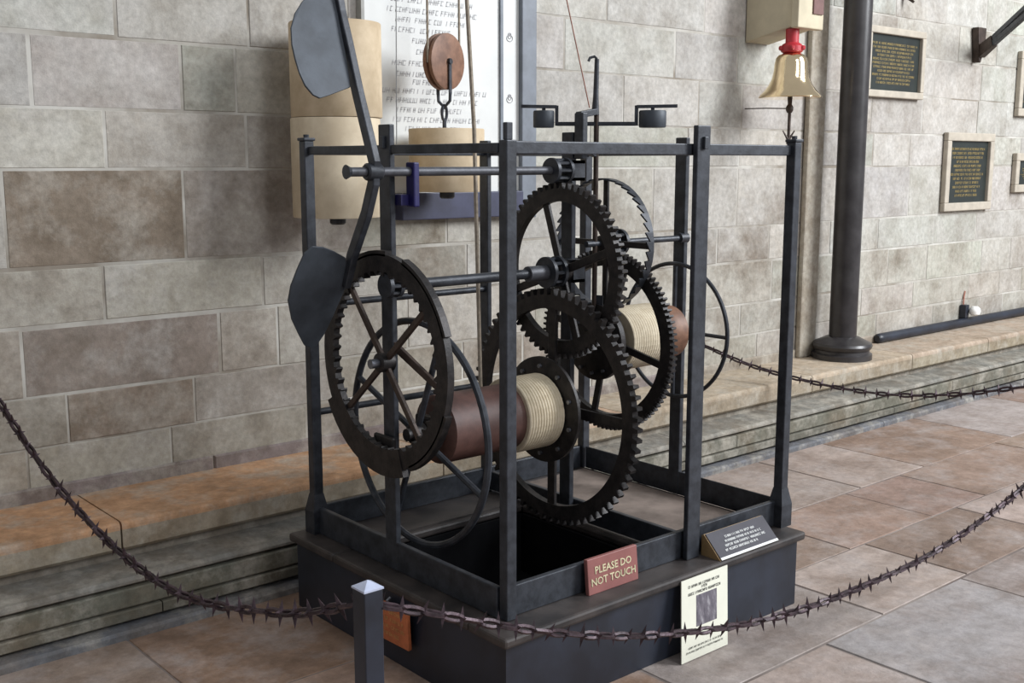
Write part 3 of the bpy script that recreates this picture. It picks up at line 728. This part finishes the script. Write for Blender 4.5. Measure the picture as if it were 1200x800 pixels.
# orange tag on the left side of the plinth
ot = thing('orange_sign', (1.73, 2.53, .07), 'small orange wooden sign on the left side of the plinth', 'sign')
c0 = Vector((1.722, 2.605, .066)); ev = Vector((-.04, -1, .06)).normalized(); ez = Vector((-.10, .05, 1)).normalized(); en = ev.cross(ez).normalized()
build(MB().prism([c0, c0+ev*.155, c0+ev*.172+ez*.122, c0+ez*.122], en*-.012), 'board', 'orange', ot, bevel=.002)
print_rows([(.015, .155, .094), (.015, .15, .070), (.015, .145, .046), (.03, .12, .022)], c0, ev, ez, en, .012, 'orange_text', ot, 12, .2)
build(MB().tube([c0+ev*.075+ez*.116+en*-.006, c0+ev*.075+ez*.136+en*.002, c0+ev*.075+ez*.140+en*-.010], .004, 6), 'hanger', 'steel', ot)

# ------------------------------------------------------------------ barrier posts and spiked chains
def barrier_post(x, y, label):
    b = thing('barrier_post', (x, y, 0), label, 'post', 'barrier posts'); s = .0225
    build(MB().lim(x-s, x+s, y-s, y+s, .008, .588), 'shaft', 'plinth', b, bevel=.002)
    build(MB().lim(x-.06, x+.06, y-.06, y+.06, 0, .008), 'foot_plate', 'plinth', b, bevel=.002)
    t = s+.0015
    build(MB().add([(x-t, y-t, .588), (x+t, y-t, .588), (x+t, y+t, .588), (x-t, y+t, .588), (x-t, y-t, .592), (x+t, y-t, .592), (x+t, y+t, .592), (x-t, y+t, .592), (x, y, .606)],
                   [(0,3,2,1),(0,1,5,4),(1,2,6,5),(2,3,7,6),(3,0,4,7),(4,5,8),(5,6,8),(6,7,8),(7,4,8)]), 'cap', 'silver', b)
    return b
barrier_post(1.186, 1.836, 'square black barrier post with a pointed silver cap')
barrier_post(4.97, 1.84, 'second square black barrier post beyond the right end of the chain')
# one link: a flattened loop with a four-pointed spiked collar
mbL = MB(); PITCH = .066
mbL.tube([(PITCH*.50*cos(t), .0075*sin(t), 0) for t in [k*2*pi/10 for k in range(10)]], .0055, 5, closed=True)
mbS = MB()
for k in range(4):
    a = k*pi/2+pi/2; d = Vector((0, cos(a), sin(a))); e = Vector((0, -sin(a), cos(a)))*.0072; f_ = Vector((.0072, 0, 0)); b_ = d*.002
    mbS.add([b_+e, b_+f_, b_-e, b_-f_, d*(.031 if k % 2 == 0 else .017)], [(0,1,4),(1,2,4),(2,3,4),(3,0,4)])
def base_mesh(mb, name):
    import bmesh
    me = bpy.data.meshes.new(name); me.from_pydata(mb.v, [], mb.f); me.materials.append(M['chain'])
    b = bmesh.new(); b.from_mesh(me); bmesh.ops.recalc_face_normals(b, faces=b.faces); b.to_mesh(me); b.free(); return me
ML, MS = base_mesh(mbL, 'link'), base_mesh(mbS, 'spikes')
def chain(ctrl, label, scale=1.0):
    P = [Vector(p) for p in ctrl]; n = len(P); pts = []
    for i in range(n-1):
        p0, p1, p2, p3 = P[max(0, i-1)], P[i], P[i+1], P[min(n-1, i+2)]
        for k in range(24):
            t = k/24
            pts.append(.5*((2*p1) + (p2-p0)*t + (2*p0-5*p1+4*p2-p3)*t*t + (3*p1-p0-3*p2+p3)*t**3))
    pts.append(P[-1])
    acc = [0]
    for a, b in zip(pts, pts[1:]): acc.append(acc[-1] + (b-a).length)
    def at(s):
        s = max(0, min(acc[-1]-1e-6, s))
        lo = 0
        import bisect
        i = bisect.bisect_right(acc, s)-1; f = (s-acc[i])/max(1e-9, acc[i+1]-acc[i]); return pts[i].lerp(pts[i+1], f)
    mid = at(acc[-1]/2)
    root = thing('chain', mid, label, 'chain', 'spiked barrier chains')
    rg = random.Random(int(acc[-1]*1000)); step = PITCH*.86*scale; N_ = int(acc[-1]/step); tw = 0
    for i in range(N_):
        s = (i+.5)*step; p = at(s); d = (at(s+step/2)-at(s-step/2)).normalized()
        u = Vector((0, 0, 1)); r = d.cross(u).normalized(); u = r.cross(d)
        tw = (i % 2)*pi/2 + rg.uniform(-.35, .35)
        q = Matrix((d, r, u)).transposed().to_quaternion() @ Matrix.Rotation(tw, 3, 'X').to_quaternion()
        o = bpy.data.objects.new('link', ML); COL.objects.link(o); o.parent = root; o.location = p-mid; o.rotation_mode = 'QUATERNION'; o.rotation_quaternion = q; o.scale = (scale,)*3
        if True:
            o2 = bpy.data.objects.new('spikes', MS); COL.objects.link(o2); o2.parent = o; o2.location = (PITCH*.43, 0, 0)
            o2.rotation_euler = (-tw + rg.uniform(-.45, .45), 0, 0); k = rg.uniform(.8, 1.15); o2.scale = (1, k, k)
    return root
chain([(1.208, 1.826, 0.548), (1.323, 1.82, 0.503), (1.463, 1.82, 0.443), (1.669, 1.82, 0.36), (1.9, 1.82, 0.282), (2.126, 1.82, 0.223), (2.341, 1.82, 0.179), (2.537, 1.82, 0.149), (2.793, 1.82, 0.127), (3.076, 1.82, 0.12), (3.39, 1.82, 0.124), (3.738, 1.82, 0.162), (4.123, 1.82, 0.236), (4.55, 1.825, .37), (4.947, 1.836, .545)],
      'dark spiked chain hanging across the front of the plinth')
chain([(1.175, 1.862, 0.548), (1.15, 2.059, 0.472), (1.134, 2.227, 0.429), (1.115, 2.412, 0.391), (1.095, 2.614, 0.374), (1.074, 2.834, 0.397), (1.05, 3.074, 0.457), (1.024, 3.335, 0.556), (0.996, 3.617, 0.707), (.982, 3.788, .81)],
      'dark spiked chain hanging from the silver-capped post to the wall')
chain([(4.619, 3.79, 0.475), (4.667, 3.517, 0.401), (4.718, 3.234, 0.36), (4.766, 2.969, 0.342), (4.811, 2.72, 0.35), (4.86, 2.45, 0.394), (4.905, 2.199, 0.459), (4.965, 1.868, .55)],
      'dark spiked chain behind the clock, hanging from wall towards the right')

# ------------------------------------------------------------------ bell on its bracket
bm = thing('bell_beam', (5.03, 3.62, 2.08), 'pale wooden beam sticking out of the wall above the bell', 'beam')
build(MB().prism([(4.885, WY-.009, 2.075), (4.885, 3.50, 2.135), (4.885, 3.50, 2.45), (4.885, WY-.009, 2.45)], (.20, 0, 0)), 'beam_body', 'beam', bm, bevel=.006)
build(MB().lim(4.875, 5.095, 3.455, 3.50, 2.125, 2.45), 'end_block', 'beam', bm, bevel=.006)
build(MB().lim(4.995, 5.08, 3.447, 3.457, 2.20, 2.31), 'socket', 'beam_dark', bm)
bl = thing('bell', (4.99, 3.47, 1.74), 'shiny brass bell with a red mount hanging under the beam', 'bell')
BX, BYb, BZb = 4.935, 3.53, 1.778
prof = [(.158, 0), (.162, .004), (.158, .012), (.135, .036), (.112, .066), (.096, .100), (.088, .140), (.085, .175), (.080, .200), (.068, .216), (.045, .226), (.012, .230)]
inner = [(.010, .216), (.060, .205), (.074, .175), (.080, .14), (.090, .10), (.105, .066), (.128, .036), (.150, .006)]
build(MB().lathe(prof, (BX, BYb, BZb), 'Z', 48), 'bell_body', 'brass', bl, smooth=True)
build(MB().lathe([(.045, .228), (.056, .236), (.056, .262), (.048, .272), (.034, .28), (.034, .348)], (BX, BYb, BZb), 'Z', 24), 'mount', 'red_paint', bl, smooth=True)
for k in range(5):
    a = 2*pi*k/5
    build(MB().lathe([(.008, .24), (.014, .246), (.014, .258), (.008, .264)], (BX+.056*cos(a), BYb+.056*sin(a), BZb), 'Z', 10), 'mount_lug', 'red_paint', bl)
build(MB().tube([(BX, BYb, BZb+.01), (BX+.002, BYb, BZb-.06), (BX, BYb, BZb-.22)], [.014, .009, .008], 10), 'clapper_rod', 'iron_brown', bl, smooth=True)
build(MB().lathe([(.012, -.075), (.019, -.062), (.019, -.045), (.010, -.030)], (BX, BYb, BZb), 'Z', 14), 'clapper_collar', 'iron_brown', bl, smooth=True)
for s in (-1, 1):
    build(MB().cyl((BX, BYb, BZb-.215), (BX+s*.026, BYb-s*.018, BZb-.165), .008, 8, .003), 'clapper_barb', 'iron_brown', bl)
build(MB().cyl((BX, BYb, BZb-.235), (BX, BYb, BZb-.21), .011, 10), 'clapper_end', 'iron_brown', bl)
tag(build(MB().tube([(4.90, WY-.009, 1.775-.042), (4.915, 3.66, 1.775-.044), (BX-.016, BYb, 1.775-.05)], .003, 6), 'pull_wire', 'iron_brown', None), 'thin wire joining the bell clapper to the wall', 'wire')

# ------------------------------------------------------------------ plaques on the wall at the right
def wall_plaque(x0, x1, z0, z1, fr, label, seed, rows, top=.06):
    p = thing('wall_plaque', ((x0+x1)/2, WY-.03, z0), label, 'plaque', 'plaques on the stone wall')
    build(MB().lim(x0+fr, x1-fr, WY-.022, WY-.009, z0+fr, z1-fr), 'slab', 'plaque', p)
    y0, y1 = WY-.045, WY-.009
    build(MB().lim(x0, x1, y0, y1, z0, z0+fr), 'frame_piece', 'plaque_frame', p, bevel=.006)
    build(MB().lim(x0, x1, y0, y1, z1-fr, z1), 'frame_piece', 'plaque_frame', p, bevel=.006)
    build(MB().lim(x0, x0+fr, y0, y1, z0+fr, z1-fr), 'frame_piece', 'plaque_frame', p, bevel=.006)
    build(MB().lim(x1-fr, x1, y0, y1, z0+fr, z1-fr), 'frame_piece', 'plaque_frame', p, bevel=.006)
    rg = random.Random(seed); a, b = x0+fr+.03, x1-fr-.03; zt, zb = z1-fr-top, z0+fr+.04
    rw = []
    for k in range(rows):
        t = rg.uniform(0, .09); rw.append((a+t, b-t, zt - (zt-zb)*k/(rows-1)))
    print_rows(rw, (0, WY-.022, 0), (1, 0, 0), (0, 0, 1), (0, -1, 0), (zt-zb)/rows*.62, 'gold', p, seed, .2)
    return p
wall_plaque(6.01, 6.665, 1.84, 2.255, .042, 'black plaque with gold text in a pale frame, beside the pillar', 31, 11)
wall_plaque(7.01, 7.655, 1.125, 1.645, .055, 'black plaque with gold text, below the iron wall bracket', 32, 12)
wall_plaque(8.00, 8.62, 1.235, 1.515, .055, 'small dark plaque at the right edge, lower of the two there', 33, 6)
wall_plaque(7.97, 8.60, 1.775, 2.225, .055, 'dark plaque at the right edge, upper of the two there', 34, 9)
# iron wall bracket
ib = thing('iron_bracket', (7.34, WY-.009, 2.12), 'dark iron bracket with two arms reaching out from the wall', 'bracket')
build(MB().prism([(7.29, WY-.009, 2.335), (7.40, WY-.009, 2.335), (7.395, WY-.009, 2.20), (7.345, WY-.009, 2.105), (7.325, WY-.009, 2.11)], (0, -.05, 0)), 'wall_plate', 'iron_brown', ib, bevel=.006)
build(MB().bar((7.35, WY-.05, 2.175), (7.265, 3.62, 2.235), .05, .080, w2=.04, h2=.075), 'arm_root', 'iron_brown', ib, bevel=.004)
for z in (0.032, -.026):
    build(MB().bar((7.265, 3.62, 2.235+z*.6), (6.86, 3.10, 2.455+z), .030, .036, w2=.026, h2=.026), 'arm', 'iron', ib, bevel=.003)
hk = thing('iron_hook', (6.42, WY-.009, 2.40), 'small dark iron hook on the wall above the upper plaque', 'hook')
build(MB().bar((6.42, WY-.009, 2.47), (6.44, WY-.07, 2.415), .03, .03, w2=.018, h2=.014), 'hook_tip', 'iron_brown', hk)
build(MB().lim(6.39, 6.45, WY-.02, WY-.009, 2.44, 2.56), 'hook_plate', 'iron_brown', hk, bevel=.003)

# ------------------------------------------------------------------ dark pipe and small lamp on the bench
pp = thing('floor_pipe', (8.2, 3.755, .316), 'long black pipe lying on the stone bench against the wall', 'pipe')
build(MB().tube([(6.27, 3.757, .348), (6.28, 3.757, .348), (6.31, 3.757, .348), (10.3, 3.757, .348)], [.02, .029, .031, .031], 14), 'pipe_run', 'plinth', pp, smooth=True)
lp = thing('small_lamp', (7.42, 3.745, .379), 'small white lamp standing on the black pipe', 'lamp')
build(MB().lim(7.37, 7.42, 3.745, 3.79, .379, .47), 'bracket', 'plinth', lp, bevel=.004)
build(MB().lathe([(.018, -.03), (.034, -.02), (.040, .0), (.036, .02), (.020, .034)], (7.44, 3.715, .425), 'Z', 20), 'shade', 'lamp_white', lp, smooth=True)
build(MB().tube([(7.40, 3.78, .46), (7.41, 3.785, .52), (7.43, 3.79, .56)], .006, 6), 'cable', 'cord_red', lp)
